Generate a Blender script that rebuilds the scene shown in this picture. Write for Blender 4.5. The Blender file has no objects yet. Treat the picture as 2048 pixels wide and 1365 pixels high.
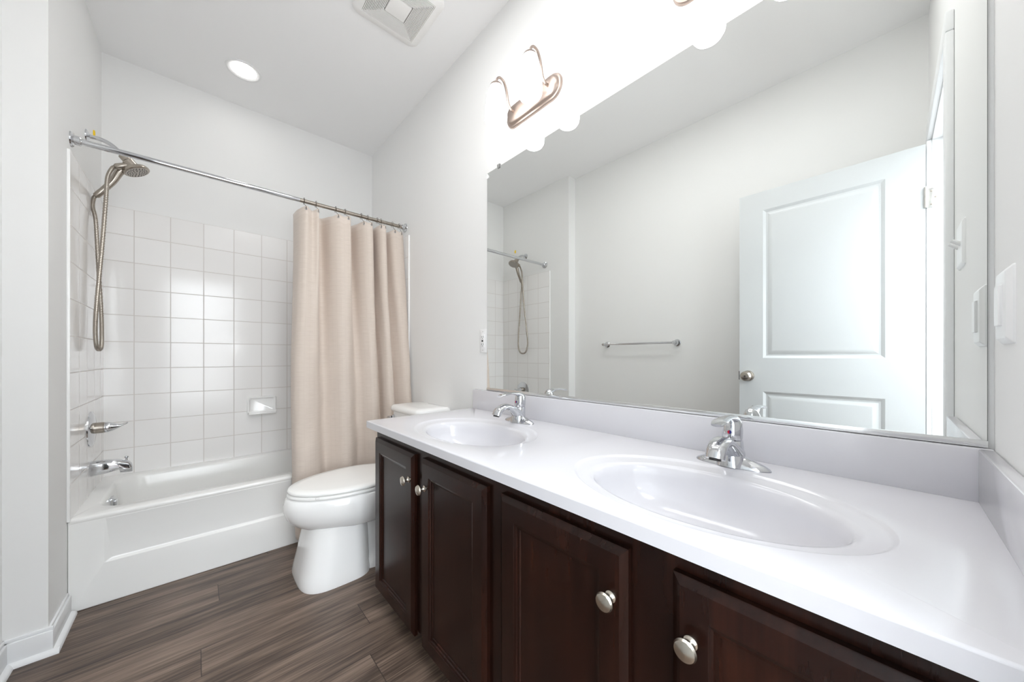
import bpy, bmesh, math, random
from mathutils import Vector, Matrix
random.seed(7)
S = bpy.context.scene
C = S.collection
PI = math.pi

# ------------------------------------------------------------------ camera, world, big lights, exposure
XR, XL, XM = 1.107, -0.392, -0.488          # vanity wall, tub alcove wall, main left wall
YB, YJ, YN = 2.983, 2.0416, -0.1333         # back wall, jog in the left wall, wall with the doorway
ZC = 2.776
cam_d = bpy.data.cameras.new('camera'); cam = bpy.data.objects.new('camera', cam_d); C.objects.link(cam)
cam.location = (0, 0, 1.0658)
cam.rotation_euler = (PI/2, 0, -0.7412)
cam_d.sensor_width = 36; cam_d.lens = 690.28/2048*36
cam_d.shift_y = (713.9-682.5)/2048
cam_d.clip_start = 0.01
S.camera = cam

W = bpy.data.worlds.new('world'); S.world = W; W.use_nodes = True
W.node_tree.nodes['Background'].inputs[0].default_value = (0.85, 0.92, 1, 1)
W.node_tree.nodes['Background'].inputs[1].default_value = 0.6

S.view_settings.view_transform = 'Standard'
S.view_settings.look = 'None'
S.view_settings.gamma = 1
S.view_settings.use_curve_mapping = False
S.view_settings.exposure = 1.52
S.cycles.max_bounces = 14; S.cycles.diffuse_bounces = 8; S.cycles.glossy_bounces = 6
S.cycles.sample_clamp_indirect = 6
S.cycles.blur_glossy = 0.5; S.cycles.caustics_reflective = True; S.cycles.caustics_refractive = False

SHADE_E, LENS_E = 2.0, 6.5
def lamp(name, kind, loc, power, color, rot=(0, 0, 0), **kw):
    d = bpy.data.lights.new(name, kind); d.energy = power; d.color = color
    for k, v in kw.items(): setattr(d, k, v)
    o = bpy.data.objects.new(name, d); C.objects.link(o); o.location = loc; o.rotation_euler = rot
    return o
# added lamp in the doorway, stand-in for the camera flash, unseen in the mirror
lamp('doorway_flash', 'POINT', (0.42, -0.215, 1.20), 0.9, (0.95, 0.98, 1), shadow_soft_size=0.06)
# unseen fill panel added below the ceiling on the vanity side
lamp('ceiling_fill', 'AREA', (0.46, 0.80, ZC-0.02), 3.8, (1.0, 1.0, 1.0), shape='RECTANGLE', size=0.3, size_y=1.4)
# fill panel added in the unseen hall, cool like daylight, shining through the doorway
lamp('hall_fill', 'AREA', (-0.10, -1.55, 1.35), 10, (0.90, 0.95, 1), (PI/2, 0, 0), shape='RECTANGLE', size=1.1, size_y=2.0)
# soft area light added under the ceiling of the unseen hall
lamp('hall_ceiling_fill', 'AREA', (0.1, -1.0, ZC-0.03), 30, (0.86, 0.93, 1), shape='RECTANGLE', size=1.0, size_y=1.0)

# ------------------------------------------------------------------ materials
def sr(r, g, b):
    f = lambda c: ((c/255+0.055)/1.055)**2.4 if c > 10 else c/255/12.92
    return (f(r), f(g), f(b), 1)
def mat(name, col, rough=0.5, metal=0.0, **kw):
    m = bpy.data.materials.new(name); m.use_nodes = True
    b = m.node_tree.nodes['Principled BSDF']
    b.inputs['Base Color'].default_value = col
    b.inputs['Roughness'].default_value = rough
    b.inputs['Metallic'].default_value = metal
    for k, v in kw.items(): b.inputs[k].default_value = v
    return m
class N:                                     # tiny node helper
    def __init__(s, m): s.t = m.node_tree; s.b = s.t.nodes['Principled BSDF']
    def n(s, typ, **kw):
        o = s.t.nodes.new(typ)
        for k, v in kw.items(): setattr(o, k, v)
        return o
    def l(s, a, b): s.t.links.new(a, b)
    def val(s, inp, v):
        if hasattr(v, 'is_output'): s.l(v, inp)
        else: inp.default_value = v
    def m(s, op, a, b=None, c=None):
        o = s.n('ShaderNodeMath', operation=op)
        s.val(o.inputs[0], a)
        if b is not None: s.val(o.inputs[1], b)
        if c is not None: s.val(o.inputs[2], c)
        return o.outputs[0]
    def pos(s):
        g = s.n('ShaderNodeNewGeometry'); x = s.n('ShaderNodeSeparateXYZ'); s.l(g.outputs['Position'], x.inputs[0])
        return g.outputs['Position'], x.outputs[0], x.outputs[1], x.outputs[2]
    def xyz(s, x, y, z):
        o = s.n('ShaderNodeCombineXYZ')
        for i, v in enumerate((x, y, z)): s.val(o.inputs[i], v)
        return o.outputs[0]
    def noise(s, vec, scale, detail=3, rough=0.5):
        o = s.n('ShaderNodeTexNoise'); s.l(vec, o.inputs['Vector'])
        o.inputs['Scale'].default_value = scale; o.inputs['Detail'].default_value = detail; o.inputs['Roughness'].default_value = rough
        return o.outputs['Fac']
    def ramp(s, fac, stops):
        o = s.n('ShaderNodeValToRGB'); s.l(fac, o.inputs[0]); e = o.color_ramp.elements
        e[0].position, e[0].color = stops[0]; e[1].position, e[1].color = stops[-1]
        for p, c in stops[1:-1]:
            k = e.new(p); k.color = c
        return o.outputs[0]
    def mix(s, fac, a, b, blend='MIX'):
        o = s.n('ShaderNodeMix', data_type='RGBA', blend_type=blend)
        s.val(o.inputs[0], fac); s.val(o.inputs[6], a); s.val(o.inputs[7], b)
        return o.outputs[2]
    def bump(s, h, strength=0.2, dist=0.002):
        o = s.n('ShaderNodeBump'); o.inputs['Strength'].default_value = strength; o.inputs['Distance'].default_value = dist
        s.l(h, o.inputs['Height']); s.l(o.outputs[0], s.b.inputs['Normal'])

M_wall = mat('wall_paint', sr(238, 238, 237), 0.62)
n = N(M_wall); p, x, y, z = n.pos(); n.bump(n.noise(p, 220, 2), 0.06, 0.001)
M_ceil = mat('ceiling_paint', sr(248, 248, 248), 0.8)
n = N(M_ceil); p, x, y, z = n.pos(); n.bump(n.noise(p, 180, 2), 0.08, 0.001)
M_trim = mat('white_trim_paint', sr(236, 237, 238), 0.35)
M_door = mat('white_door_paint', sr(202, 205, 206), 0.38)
M_ceramic = mat('white_ceramic', sr(250, 250, 249), 0.08, **{'Coat Weight': 0.3, 'Coat Roughness': 0.03})
M_seat = mat('white_seat_plastic', sr(250, 250, 248), 0.22)
M_tub = mat('white_enamel', sr(244, 244, 242), 0.16)
M_count = mat('cultured_marble', sr(217, 216, 220), 0.13)
M_plastic = mat('white_plastic', sr(240, 240, 240), 0.3)
M_slot = mat('dark_slot', sr(40, 38, 36), 0.6)
M_chrome = mat('chrome', (0.64, 0.65, 0.67, 1), 0.05, 1.0)
M_nickel = mat('brushed_nickel', sr(176, 168, 158), 0.27, 1.0)
M_knob = mat('satin_nickel', sr(205, 198, 186), 0.25, 1.0)
M_rose = mat('warm_brushed_nickel', sr(174, 159, 150), 0.40, 1.0)
M_steel = mat('hinge_steel', sr(200, 198, 194), 0.3, 1.0)
M_clear = mat('clear_plastic', (0.95, 0.95, 0.95, 1), 0.08, **{'Transmission Weight': 0.85, 'IOR': 1.45})
M_mirror = mat('mirror_silver', (0.895, 0.91, 0.895, 1), 0.0, 1.0)
M_medge = mat('mirror_edge', sr(120, 124, 122), 0.3)
M_yellow = mat('yellow_plastic', sr(245, 205, 10), 0.4)
M_red = mat('red_dot', sr(200, 20, 50), 0.3)
M_blue = mat('blue_dot', sr(30, 30, 120), 0.3)
M_rubber = mat('dark_rubber', sr(45, 43, 42), 0.5)
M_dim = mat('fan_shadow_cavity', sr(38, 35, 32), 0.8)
M_grille = mat('fan_grille_plastic', sr(246, 245, 243), 0.45)
def emit(name, col, e):
    m = mat(name, col, 0.4); b = m.node_tree.nodes['Principled BSDF']
    b.inputs['Emission Color'].default_value = col; b.inputs['Emission Strength'].default_value = e
    return m
M_shade = emit('lit_frosted_glass', (1.0, 0.995, 0.985, 1), SHADE_E)
M_lens = emit('lit_lens', (1.0, 0.98, 0.95, 1), LENS_E)

def wood_floor():
    m = mat('vinyl_plank', sr(110, 95, 86), 0.42); n = N(m); p, x, y, z = n.pos()
    r = n.m('DIVIDE', n.m('SUBTRACT', y, 1.544), 0.144)
    row = n.m('FLOOR', r); fr = n.m('SUBTRACT', r, row)
    off = n.m('ADD', n.m('MULTIPLY', n.m('MULTIPLY', row, row), 0.02825), n.m('ADD', n.m('MULTIPLY', row, -0.4708), n.m('MULTIPLY_ADD', n.m('GREATER_THAN', row, 3.5), 0.7, 0.013)))
    q = n.m('DIVIDE', n.m('SUBTRACT', x, off), 1.22)
    col = n.m('FLOOR', q); fc = n.m('SUBTRACT', q, col)
    ex = n.m('MINIMUM', fc, n.m('SUBTRACT', 1.0, fc)); ey = n.m('MINIMUM', fr, n.m('SUBTRACT', 1.0, fr))
    line = n.m('MAXIMUM', n.m('LESS_THAN', ex, 0.0011), n.m('LESS_THAN', ey, 0.006))
    wn = n.n('ShaderNodeTexWhiteNoise', noise_dimensions='2D')
    n.l(n.xyz(row, col, 0.0), wn.inputs['Vector'])
    rnd = wn.outputs['Value']
    gx = n.m('ADD', n.m('MULTIPLY', x, 2.2), n.m('MULTIPLY', rnd, 37.0)); gy = n.m('ADD', n.m('MULTIPLY', y, 34.0), n.m('MULTIPLY', rnd, 11.0))
    g1 = n.noise(n.xyz(gx, gy, rnd), 1.1, 6, 0.62)
    g2 = n.noise(n.xyz(n.m('MULTIPLY', gx, 2.0), n.m('MULTIPLY', gy, 7.0), rnd), 1.2, 3, 0.6)
    g3 = n.noise(n.xyz(n.m('MULTIPLY', gx, 1.1), n.m('MULTIPLY', gy, 0.33), rnd), 1.3, 2, 0.5)
    f = n.m('ADD', n.m('MULTIPLY', g1, 0.45), n.m('ADD', n.m('MULTIPLY', g2, 0.36), n.m('MULTIPLY', g3, 0.19)))
    f = n.m('ADD', f, n.m('MULTIPLY', n.m('SUBTRACT', rnd, 0.5), 0.06))
    c = n.ramp(f, [(0.36, sr(44, 35, 30)), (0.44, sr(76, 62, 53)), (0.52, sr(106, 89, 77)), (0.64, sr(138, 119, 105))])
    c = n.mix(n.m('MULTIPLY', line, 0.75), c, sr(34, 28, 25))
    n.l(c, n.b.inputs['Base Color'])
    n.bump(n.m('SUBTRACT', g2, n.m('MULTIPLY', line, 1.5)), 0.15, 0.001)
    return m
M_floor = wood_floor()

def tile_mat(name, axis, u0, pu, z0, pz):
    m = mat(name, sr(238, 236, 234), 0.12); n = N(m); p, x, y, z = n.pos()
    u = n.m('DIVIDE', n.m('SUBTRACT', x if axis == 'x' else y, u0), pu); v = n.m('DIVIDE', n.m('SUBTRACT', z0, z), pz)
    cu, cv = n.m('FLOOR', u), n.m('FLOOR', v); fu, fv = n.m('SUBTRACT', u, cu), n.m('SUBTRACT', v, cv)
    d = n.m('MINIMUM', n.m('MINIMUM', fu, n.m('SUBTRACT', 1.0, fu)), n.m('MINIMUM', fv, n.m('SUBTRACT', 1.0, fv)))
    h = n.n('ShaderNodeMapRange', interpolation_type='SMOOTHSTEP'); n.l(d, h.inputs[0]); h.inputs[1].default_value = 0.006; h.inputs[2].default_value = 0.02
    wn = n.n('ShaderNodeTexWhiteNoise', noise_dimensions='2D'); n.l(n.xyz(cu, cv, 0.0), wn.inputs['Vector'])
    body = n.mix(n.m('MULTIPLY', wn.outputs['Value'], 0.6), sr(246, 245, 244), sr(240, 238, 236))
    n.l(n.mix(h.outputs[0], sr(214, 209, 205), body), n.b.inputs['Base Color'])
    n.l(n.m('SUBTRACT', 0.55, n.m('MULTIPLY', h.outputs[0], 0.43)), n.b.inputs['Roughness'])
    n.bump(n.m('ADD', h.outputs[0], n.m('MULTIPLY', n.noise(p, 9, 1), 0.35)), 0.35, 0.0015)
    return m
ZT, TP = 1.9204, 0.1537
M_tile_b = tile_mat('white_tile_back', 'x', -0.267, 0.1516, ZT, TP)
M_tile_s = tile_mat('white_tile_side', 'y', 2.2775, 0.1516, ZT, TP)

def wood_cab():
    m = mat('espresso_wood', sr(52, 32, 27), 0.26, **{'Specular IOR Level': 0.22, 'Coat Weight': 0.08, 'Coat Roughness': 0.25}); n = N(m); p, x, y, z = n.pos()
    g = n.noise(n.xyz(n.m('MULTIPLY', x, 30.0), n.m('MULTIPLY', y, 30.0), n.m('MULTIPLY', z, 2.2)), 1.0, 5, 0.6)
    b = n.noise(p, 5.0, 3)
    f = n.m('ADD', n.m('MULTIPLY', g, 0.6), n.m('MULTIPLY', b, 0.4))
    n.l(n.ramp(f, [(0.3, sr(21, 9, 6)), (0.5, sr(36, 17, 11)), (0.75, sr(56, 28, 18))]), n.b.inputs['Base Color'])
    n.bump(g, 0.05, 0.001)
    return m
M_cab = wood_cab()
M_toe = mat('dark_toe_kick', sr(22, 15, 13), 0.6)

def curtain_mat():
    m = mat('beige_woven_fabric', sr(214, 200, 188), 0.75, **{'Sheen Weight': 0.2}); n = N(m)
    uv = n.n('ShaderNodeUVMap'); s = n.n('ShaderNodeSeparateXYZ'); n.l(uv.outputs[0], s.inputs[0])
    u, v = s.outputs[0], s.outputs[1]                       # metres along the cloth, metres down
    def ln(a, per, w):
        q = n.m('DIVIDE', a, per); fq = n.m('SUBTRACT', q, n.m('FLOOR', q)); return n.m('LESS_THAN', fq, w)
    grid = n.m('MAXIMUM', ln(u, 0.026, 0.06), ln(v, 0.026, 0.06))
    slub = n.noise(n.xyz(n.m('MULTIPLY', u, 18.0), n.m('MULTIPLY', v, 700.0), 0.0), 1.0, 2, 0.6)
    hem = n.m('MULTIPLY', n.m('LESS_THAN', v, 0.045), 0.12)
    c = n.ramp(slub, [(0.3, sr(211, 197, 185)), (0.7, sr(223, 210, 199))])
    c = n.mix(n.m('MULTIPLY', grid, 0.13), c, sr(176, 158, 144))
    c = n.mix(hem, c, sr(236, 226, 218))
    n.l(c, n.b.inputs['Base Color'])
    n.bump(n.m('ADD', slub, n.m('MULTIPLY', grid, -0.5)), 0.12, 0.001)
    t = n.t; out = [k for k in t.nodes if k.type == 'OUTPUT_MATERIAL'][0]
    tr = n.n('ShaderNodeBsdfTranslucent'); n.l(c, tr.inputs[0])
    mx = n.n('ShaderNodeMixShader'); mx.inputs[0].default_value = 0.06
    n.l(n.b.outputs[0], mx.inputs[1]); n.l(tr.outputs[0], mx.inputs[2]); n.l(mx.outputs[0], out.inputs[0])
    return m
M_curtain = curtain_mat()

# ------------------------------------------------------------------ mesh helpers
class B:
    def __init__(s): s.bm = bmesh.new()
    def box(s, x0, x1, y0, y1, z0, z1, bev=0.0, seg=2):
        r = bmesh.ops.create_cube(s.bm, size=1.0); v = r['verts']
        for q in v:
            q.co = Vector(((x0+x1)/2+q.co.x*(x1-x0), (y0+y1)/2+q.co.y*(y1-y0), (z0+z1)/2+q.co.z*(z1-z0)))
        if bev:
            e = list({e for q in v for e in q.link_edges})
            bmesh.ops.bevel(s.bm, geom=e, offset=bev, segments=seg, affect='EDGES', profile=0.5)
        return s
    def loops(s, loops, cap0=True, cap1=True, closed=True):
        rows = [[s.bm.verts.new(Vector(p)) for p in L] for L in loops]
        k = len(rows[0])
        for a, b in zip(rows, rows[1:]):
            for i in range(k if closed else k-1):
                j = (i+1) % k
                try: s.bm.faces.new((a[i], a[j], b[j], b[i]))
                except ValueError: pass
        if cap0: s.bm.faces.new(list(reversed(rows[0])))
        if cap1: s.bm.faces.new(rows[-1])
        return s
    def tube(s, pts, r, seg=12, cap=True, flat=1.0):
        pts = [Vector(p) for p in pts]; loops = []; up = None
        for i, p in enumerate(pts):
            t = (pts[min(i+1, len(pts)-1)]-pts[max(i-1, 0)]).normalized()
            if up is None:
                up = Vector((0, 0, 1)) if abs(t.z) < 0.9 else Vector((0, 1, 0))
            a = t.cross(up)
            if a.length < 1e-6: a = t.cross(Vector((1, 0, 0)))
            a.normalize(); b = a.cross(t).normalized(); up = b
            rr = r[i] if isinstance(r, (list, tuple)) else r
            fl = flat[i] if isinstance(flat, (list, tuple)) else flat
            loops.append([p+a*math.cos(q)*rr+b*math.sin(q)*rr*fl for q in [2*PI*k/seg for k in range(seg)]])
        return s.loops(loops, cap, cap)
    def lathe(s, prof, org=(0, 0, 0), axis=(0, 0, 1), seg=32, cap=True):
        ax = Vector(axis).normalized(); o = Vector(org)
        a = ax.cross(Vector((0, 0, 1)) if abs(ax.z) < 0.9 else Vector((1, 0, 0))).normalized(); b = ax.cross(a)
        return s.loops([[o+ax*h+(a*math.cos(q)+b*math.sin(q))*max(r, 1e-5) for q in [2*PI*k/seg for k in range(seg)]] for r, h in prof], cap, cap)
    def torus(s, c, axis, R, r, seg=24, ss=8):
        ax = Vector(axis).normalized(); o = Vector(c)
        a = ax.cross(Vector((0, 0, 1)) if abs(ax.z) < 0.9 else Vector((1, 0, 0))).normalized(); b = ax.cross(a)
        L = []
        for i in range(seg+1):
            q = 2*PI*i/seg; d = a*math.cos(q)+b*math.sin(q)
            L.append([o+d*(R+r*math.cos(k))+ax*r*math.sin(k) for k in [2*PI*j/ss for j in range(ss)]])
        return s.loops(L, False, False)
    def prism(s, poly, z0, z1):
        return s.loops([[(x, y, z0) for x, y in poly], [(x, y, z1) for x, y in poly]])
def base(o):
    v = Vector((0, 0, 0))
    while o: v += o.location; o = o.parent
    return v
def obj(name, b, m, parent=None, angle=35, bevel=0.0, seg=2, sub=0, merge=False):
    bm = b.bm if isinstance(b, B) else b
    if merge: bmesh.ops.remove_doubles(bm, verts=bm.verts, dist=1e-6)
    bmesh.ops.recalc_face_normals(bm, faces=bm.faces)
    if parent is not None:
        bmesh.ops.translate(bm, verts=bm.verts, vec=-base(parent))
    me = bpy.data.meshes.new(name); bm.to_mesh(me); bm.free()
    for f in me.polygons: f.use_smooth = True
    me.set_sharp_from_angle(angle=math.radians(angle))
    for mm in (m if isinstance(m, (list, tuple)) else [m]): me.materials.append(mm)
    o = bpy.data.objects.new(name, me); C.objects.link(o)
    if parent is not None: o.parent = parent
    if bevel:
        md = o.modifiers.new('bevel', 'BEVEL'); md.width = bevel; md.segments = seg; md.limit_method = 'ANGLE'; md.angle_limit = math.radians(50)
    if sub:
        md = o.modifiers.new('sub', 'SUBSURF'); md.levels = sub; md.render_levels = sub
    return o
def tag(o, label, cat, group=None):
    o['label'] = label; o['category'] = cat
    if group: o['group'] = group
    return o
def thing(name, loc, label, cat, group=None):
    o = bpy.data.objects.new(name, None); C.objects.link(o); o.location = loc; o.empty_display_size = 0.05
    return tag(o, label, cat, group)
def struct(name, b, m, parent=None, **kw):
    o = obj(name, b, m, parent, **kw)
    if parent is None: o['kind'] = 'structure'
    return o
def copy_tree(o, parent=None):
    c = o.copy(); C.objects.link(c); c.parent = parent
    for ch in list(o.children): copy_tree(ch, c)
    return c
def rrect(cx, cy, hx, hy, r, n=8):
    P = []
    for sx, sy, a0 in ((1, 1, 0), (-1, 1, PI/2), (-1, -1, PI), (1, -1, 1.5*PI)):
        for k in range(n+1):
            a = a0+PI/2*k/n; P.append((cx+sx*(hx-r)+r*math.cos(a), cy+sy*(hy-r)+r*math.sin(a)))
    return P
def bez(pts, n=12):                         # Catmull-Rom through the points
    pts = [Vector(p) for p in pts]; out = []
    for i in range(len(pts)-1):
        p0, p1, p2, p3 = pts[max(i-1, 0)], pts[i], pts[i+1], pts[min(i+2, len(pts)-1)]
        for k in range(n):
            t = k/n
            out.append(0.5*((2*p1)+(p2-p0)*t+(2*p0-5*p1+4*p2-p3)*t*t+(3*p1-p0-3*p2+p3)*t**3))
    out.append(pts[-1]); return out
def lerp_list(vals, n):
    k = len(vals)-1; out = []
    for i in range(n):
        t = i/(n-1)*k; j = min(int(t), k-1); out.append(vals[j]+(vals[j+1]-vals[j])*(t-j))
    return out

# ------------------------------------------------------------------ room shell
HY = -1.75                                   # far side of the hall behind the doorway
OX0, OX1, OZ = -0.264, 0.452, 2.052          # doorway opening
struct('floor', B().box(-1.5, 1.5, HY-0.1, YB+0.1, -0.05, 0), M_floor)
struct('ceiling', B().box(-1.5, 1.5, HY-0.1, YB+0.1, ZC, ZC+0.05), M_ceil)
struct('wall_back', B().box(XM-0.12, XR+0.1, YB, YB+0.1, 0, ZC), M_wall)
struct('wall_right', B().box(XR, XR+0.1, YN-0.12, YB, 0, ZC), M_wall)
struct('wall_left', B().prism([(XM-0.12, YN), (XM, YN), (XM, YJ), (XL, YJ), (XL, YB), (XM-0.12, YB)], 0, ZC), M_wall)
b = B(); b.box(XM-0.12, OX0-0.018, YN-0.117, YN, 0, ZC); b.box(OX1+0.018, XR, YN-0.117, YN, 0, ZC); b.box(OX0-0.018, OX1+0.018, YN-0.117, YN, OZ+0.018, ZC)
struct('wall_front', b, M_wall)
struct('wall_hall_left', B().box(-1.3, -1.2, HY, YN-0.117, 0, ZC), M_wall)
struct('wall_hall_right', B().box(1.3, 1.4, HY, YN-0.117, 0, ZC), M_wall)
struct('wall_hall_back', B().box(-1.3, 1.4, HY-0.1, HY, 0, ZC), M_wall)
# door frame: jamb lining, stops, casing on the room side
b = B()
b.box(OX0-0.018, OX0, YN-0.12, YN+0.002, 0, OZ+0.018); b.box(OX1, OX1+0.018, YN-0.12, YN+0.002, 0, OZ+0.018); b.box(OX0, OX1, YN-0.12, YN+0.002, OZ, OZ+0.018)
b.box(OX0, OX0+0.010, YN-0.075, YN-0.040, 0, OZ); b.box(OX1-0.010, OX1, YN-0.075, YN-0.040, 0, OZ); b.box(OX0, OX1, YN-0.075, YN-0.040, OZ-0.010, OZ)
struct('trim_1', b, M_trim, bevel=0.002)
b = B()
for yy0, yy1 in ((YN, YN+0.018), (YN-0.135, YN-0.117)):
    b.box(OX0-0.064, OX0-0.002, yy0, yy1, 0, OZ+0.0055, 0.004); b.box(OX1+0.006, OX1+0.064, yy0, yy1, 0, OZ+0.0055, 0.004); b.box(OX0-0.068, OX1+0.064, yy0, yy1, OZ+0.006, OZ+0.068, 0.004)
struct('trim_2', b, M_trim)
# baseboards with shoe moulding
def baseb(name, segs):
    b = B()
    for x0, y0, x1, y1, nx, ny, sx0, sy0, sx1, sy1 in [q if len(q) == 10 else q+q[:4] for q in segs]:   # wall line, normal into the room, line of the shoe moulding
        t, h, q = 0.013, 0.095, 0.016
        for th, z0, z1 in ((t, 0, h-0.012), (t*0.55, h-0.012, h)):
            xs = sorted((x0, x1, x0+nx*th, x1+nx*th)); ys = sorted((y0, y1, y0+ny*th, y1+ny*th))
            b.box(xs[0], xs[3], ys[0], ys[3], z0, z1, 0.002)
        prof = [(t, 0), (t+q, 0), (t+q*0.93, q*0.4), (t+q*0.7, q*0.75), (t+q*0.38, q*0.95), (t, q)]
        b.loops([[(px+nx*d, py+ny*d, z) for d, z in prof] for px, py in ((sx0, sy0), (sx1, sy1))])
    struct(name, b, M_trim, angle=50)
baseb('baseboard_left', [(XM, YN, XM, YJ, 1, 0), (XM, YJ, XL+0.013, YJ, 0, -1, XM, YJ, XL+0.029, YJ), (XL, YJ, XL, 2.276, 1, 0, XL, YJ-0.0131, XL, 2.276)])
baseb('baseboard_right', [(XR, 1.52, XR, 2.27, -1, 0)])
baseb('baseboard_front', [(XM, YN, OX0-0.07, YN, 0, 1)])

# ------------------------------------------------------------------ the open door
DX, DY0, DY1, DZ0, DZ1 = -0.247, -0.1125, 0.617, 0.012, 2.035
def door_leaf():
    b = B(); bm = b.bm
    ys = [DY0, DY0+0.125, DY1-0.118, DY1]; zs = [DZ0, 0.235, 0.862, 1.058, 1.925, DZ1]
    for side, x in ((1, DX), (-1, DX-0.035)):
        for i in range(3):
            for j in range(5):
                y0, y1, z0, z1 = ys[i], ys[i+1], zs[j], zs[j+1]
                if i == 1 and j in (1, 3):
                    L = []
                    for ins, dep in ((0, 0), (0.004, -0.002), (0.014, -0.008), (0.022, -0.008), (0.040, -0.002), (0.046, -0.0015)):
                        xx = x+side*dep
                        L.append([(xx, y0+ins, z0+ins), (xx, y1-ins, z0+ins), (xx, y1-ins, z1-ins), (xx, y0+ins, z1-ins)])
                    b.loops(L, False, True)
                else:
                    bm.faces.new([bm.verts.new(q) for q in ((x, y0, z0), (x, y1, z0), (x, y1, z1), (x, y0, z1))])
    x0, x1 = DX-0.035, DX
    for q in (((x0, DY0, DZ0), (x1, DY0, DZ0), (x1, DY0, DZ1), (x0, DY0, DZ1)), ((x0, DY1, DZ0), (x1, DY1, DZ0), (x1, DY1, DZ1), (x0, DY1, DZ1)),
              ((x0, DY0, DZ1), (x1, DY0, DZ1), (x1, DY1, DZ1), (x0, DY1, DZ1)), ((x0, DY0, DZ0), (x1, DY0, DZ0), (x1, DY1, DZ0), (x0, DY1, DZ0))):
        bm.faces.new([bm.verts.new(v) for v in q])
    return b
door = struct('door_1', door_leaf(), M_door, angle=18, merge=True)
for sgn, x in ((1, DX), (-1, DX-0.035)):
    k = obj('door_knob', B().lathe([(0.032, 0), (0.032, 0.004), (0.028, 0.010), (0.013, 0.013), (0.012, 0.030), (0.022, 0.036), (0.0285, 0.046), (0.028, 0.056), (0.020, 0.066), (0.006, 0.069), (0.0, 0.069)], (x, 0.573, 0.951), (sgn, 0, 0)), M_nickel, door)
    obj('lock_button', B().lathe([(0.005, 0), (0.005, 0.003), (0, 0.003)], (x+sgn*0.069, 0.573, 0.951), (sgn, 0, 0), 12), M_rubber, k)
obj('latch', B().box(DX-0.028, DX-0.008, DY1, DY1+0.006, 0.925, 0.978, 0.001), M_rubber, door)
for zc in (1.79, 0.25):
    h = B(); h.lathe([(0.0065, -0.047), (0.0065, 0.047)], (DX+0.003, -0.1130, zc), (0, 0, 1), 12)
    for kk in (-0.028, -0.009, 0.010, 0.029): h.lathe([(0.0072, kk-0.008), (0.0072, kk+0.008)], (DX+0.003, -0.1130, zc), (0, 0, 1), 12)
    h.box(OX0-0.001, OX0+0.0025, -0.150, -0.113, zc-0.044, zc+0.044, 0.001)
    h.box(DX-0.026, DX-0.002, DY0-0.0025, DY0+0.0005, zc-0.044, zc+0.044)
    hg = obj('hinge', h, M_steel, door)
    sb = B()
    for dy, dz in ((0.012, 0.03), (0.024, 0.0), (0.012, -0.03)): sb.lathe([(0.004, 0), (0.003, 0.0012), (0, 0.0015)], (OX0+0.0025, -0.118-dy, zc+dz), (1, 0, 0), 10)
    obj('screw', sb, M_nickel, hg)

# ------------------------------------------------------------------ tub alcove: tile, tub, fittings
YT = 2.2775
struct('wall_tile_back', B().box(XL+0.009, XR-0.009, YB-0.009, YB, 0.385, ZT), M_tile_b)
struct('wall_tile_left', B().box(XL, XL+0.009, YT, YB, 0.385, ZT), M_tile_s)
struct('wall_tile_right', B().box(XR-0.009, XR, YT, YB, 0.385, ZT), M_tile_s)
struct('trim_3', B().box(XL, XL+0.010, YT-0.006, YT, 0.385, ZT, 0.003), M_ceramic)
struct('trim_4', B().box(XR-0.010, XR, YT-0.006, YT, 0.385, ZT, 0.003), M_ceramic)

TZ = 0.391
tub = thing('bathtub', (0.36, 2.63, 0), 'white alcove bathtub with recessed apron panel below the tiled walls', 'bathtub')
b = B()
x0, x1, y0, y1 = XL+0.001, XR-0.001, 2.285, YB-0.009
cx, cy, hx, hy = (x0+x1)/2, (y0+y1)/2, (x1-x0)/2, (y1-y0)/2
def lp(ix0, ix1, iy0, iy1, r, z): return [(px, py, z) for px, py in rrect((ix0+ix1)/2, (iy0+iy1)/2, (ix1-ix0)/2, (iy1-iy0)/2, r, 10)]
L = [lp(x0, x1, y0+0.02, y1, 0.002, TZ-0.06), lp(x0, x1, y0+0.004, y1, 0.002, TZ-0.022), lp(x0, x1, y0, y1, 0.003, TZ-0.012), lp(x0, x1, y0+0.003, y1, 0.003, TZ-0.003), lp(x0, x1, y0+0.012, y1, 0.003, TZ),
     lp(x0+0.060, x1-0.045, y0+0.075, y1-0.050, 0.10, TZ), lp(x0+0.068, x1-0.055, y0+0.085, y1-0.058, 0.11, TZ-0.006), lp(x0+0.074, x1-0.065, y0+0.092, y1-0.064, 0.115, TZ-0.02),
     lp(x0+0.085, x1-0.10, y0+0.10, y1-0.072, 0.12, TZ-0.09), lp(x0+0.115, x1-0.20, y0+0.115, y1-0.09, 0.14, TZ-0.25), lp(x0+0.16, x1-0.27, y0+0.15, y1-0.12, 0.14, TZ-0.32), lp(x0+0.23, x1-0.34, y0+0.2, y1-0.17, 0.12, TZ-0.328)]
b.loops(L, False, True)
obj('basin', b, M_tub, tub, angle=60)
b = B()                                       # apron with the big recessed panel
yf = y0+0.004
P0 = (x0, x1, 0.0, TZ-0.014)
def rl(a, yy): return [(a[0], yy, a[2]), (a[1], yy, a[2]), (a[1], yy, a[3]), (a[0], yy, a[3])]
b.loops([rl((x0, x1, 0, TZ-0.02), yf+0.03), rl((x0, x1, 0, TZ-0.02), yf), rl((-0.292, 0.99, 0.176, 0.366), yf), [(-0.272, yf+0.011, 0.186), (0.975, yf+0.011, 0.186), (0.985, yf+0.0015, 0.362), (-0.288, yf+0.0015, 0.362)]], True, True)
obj('apron', b, M_tub, tub, angle=25, bevel=0.003)
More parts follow.
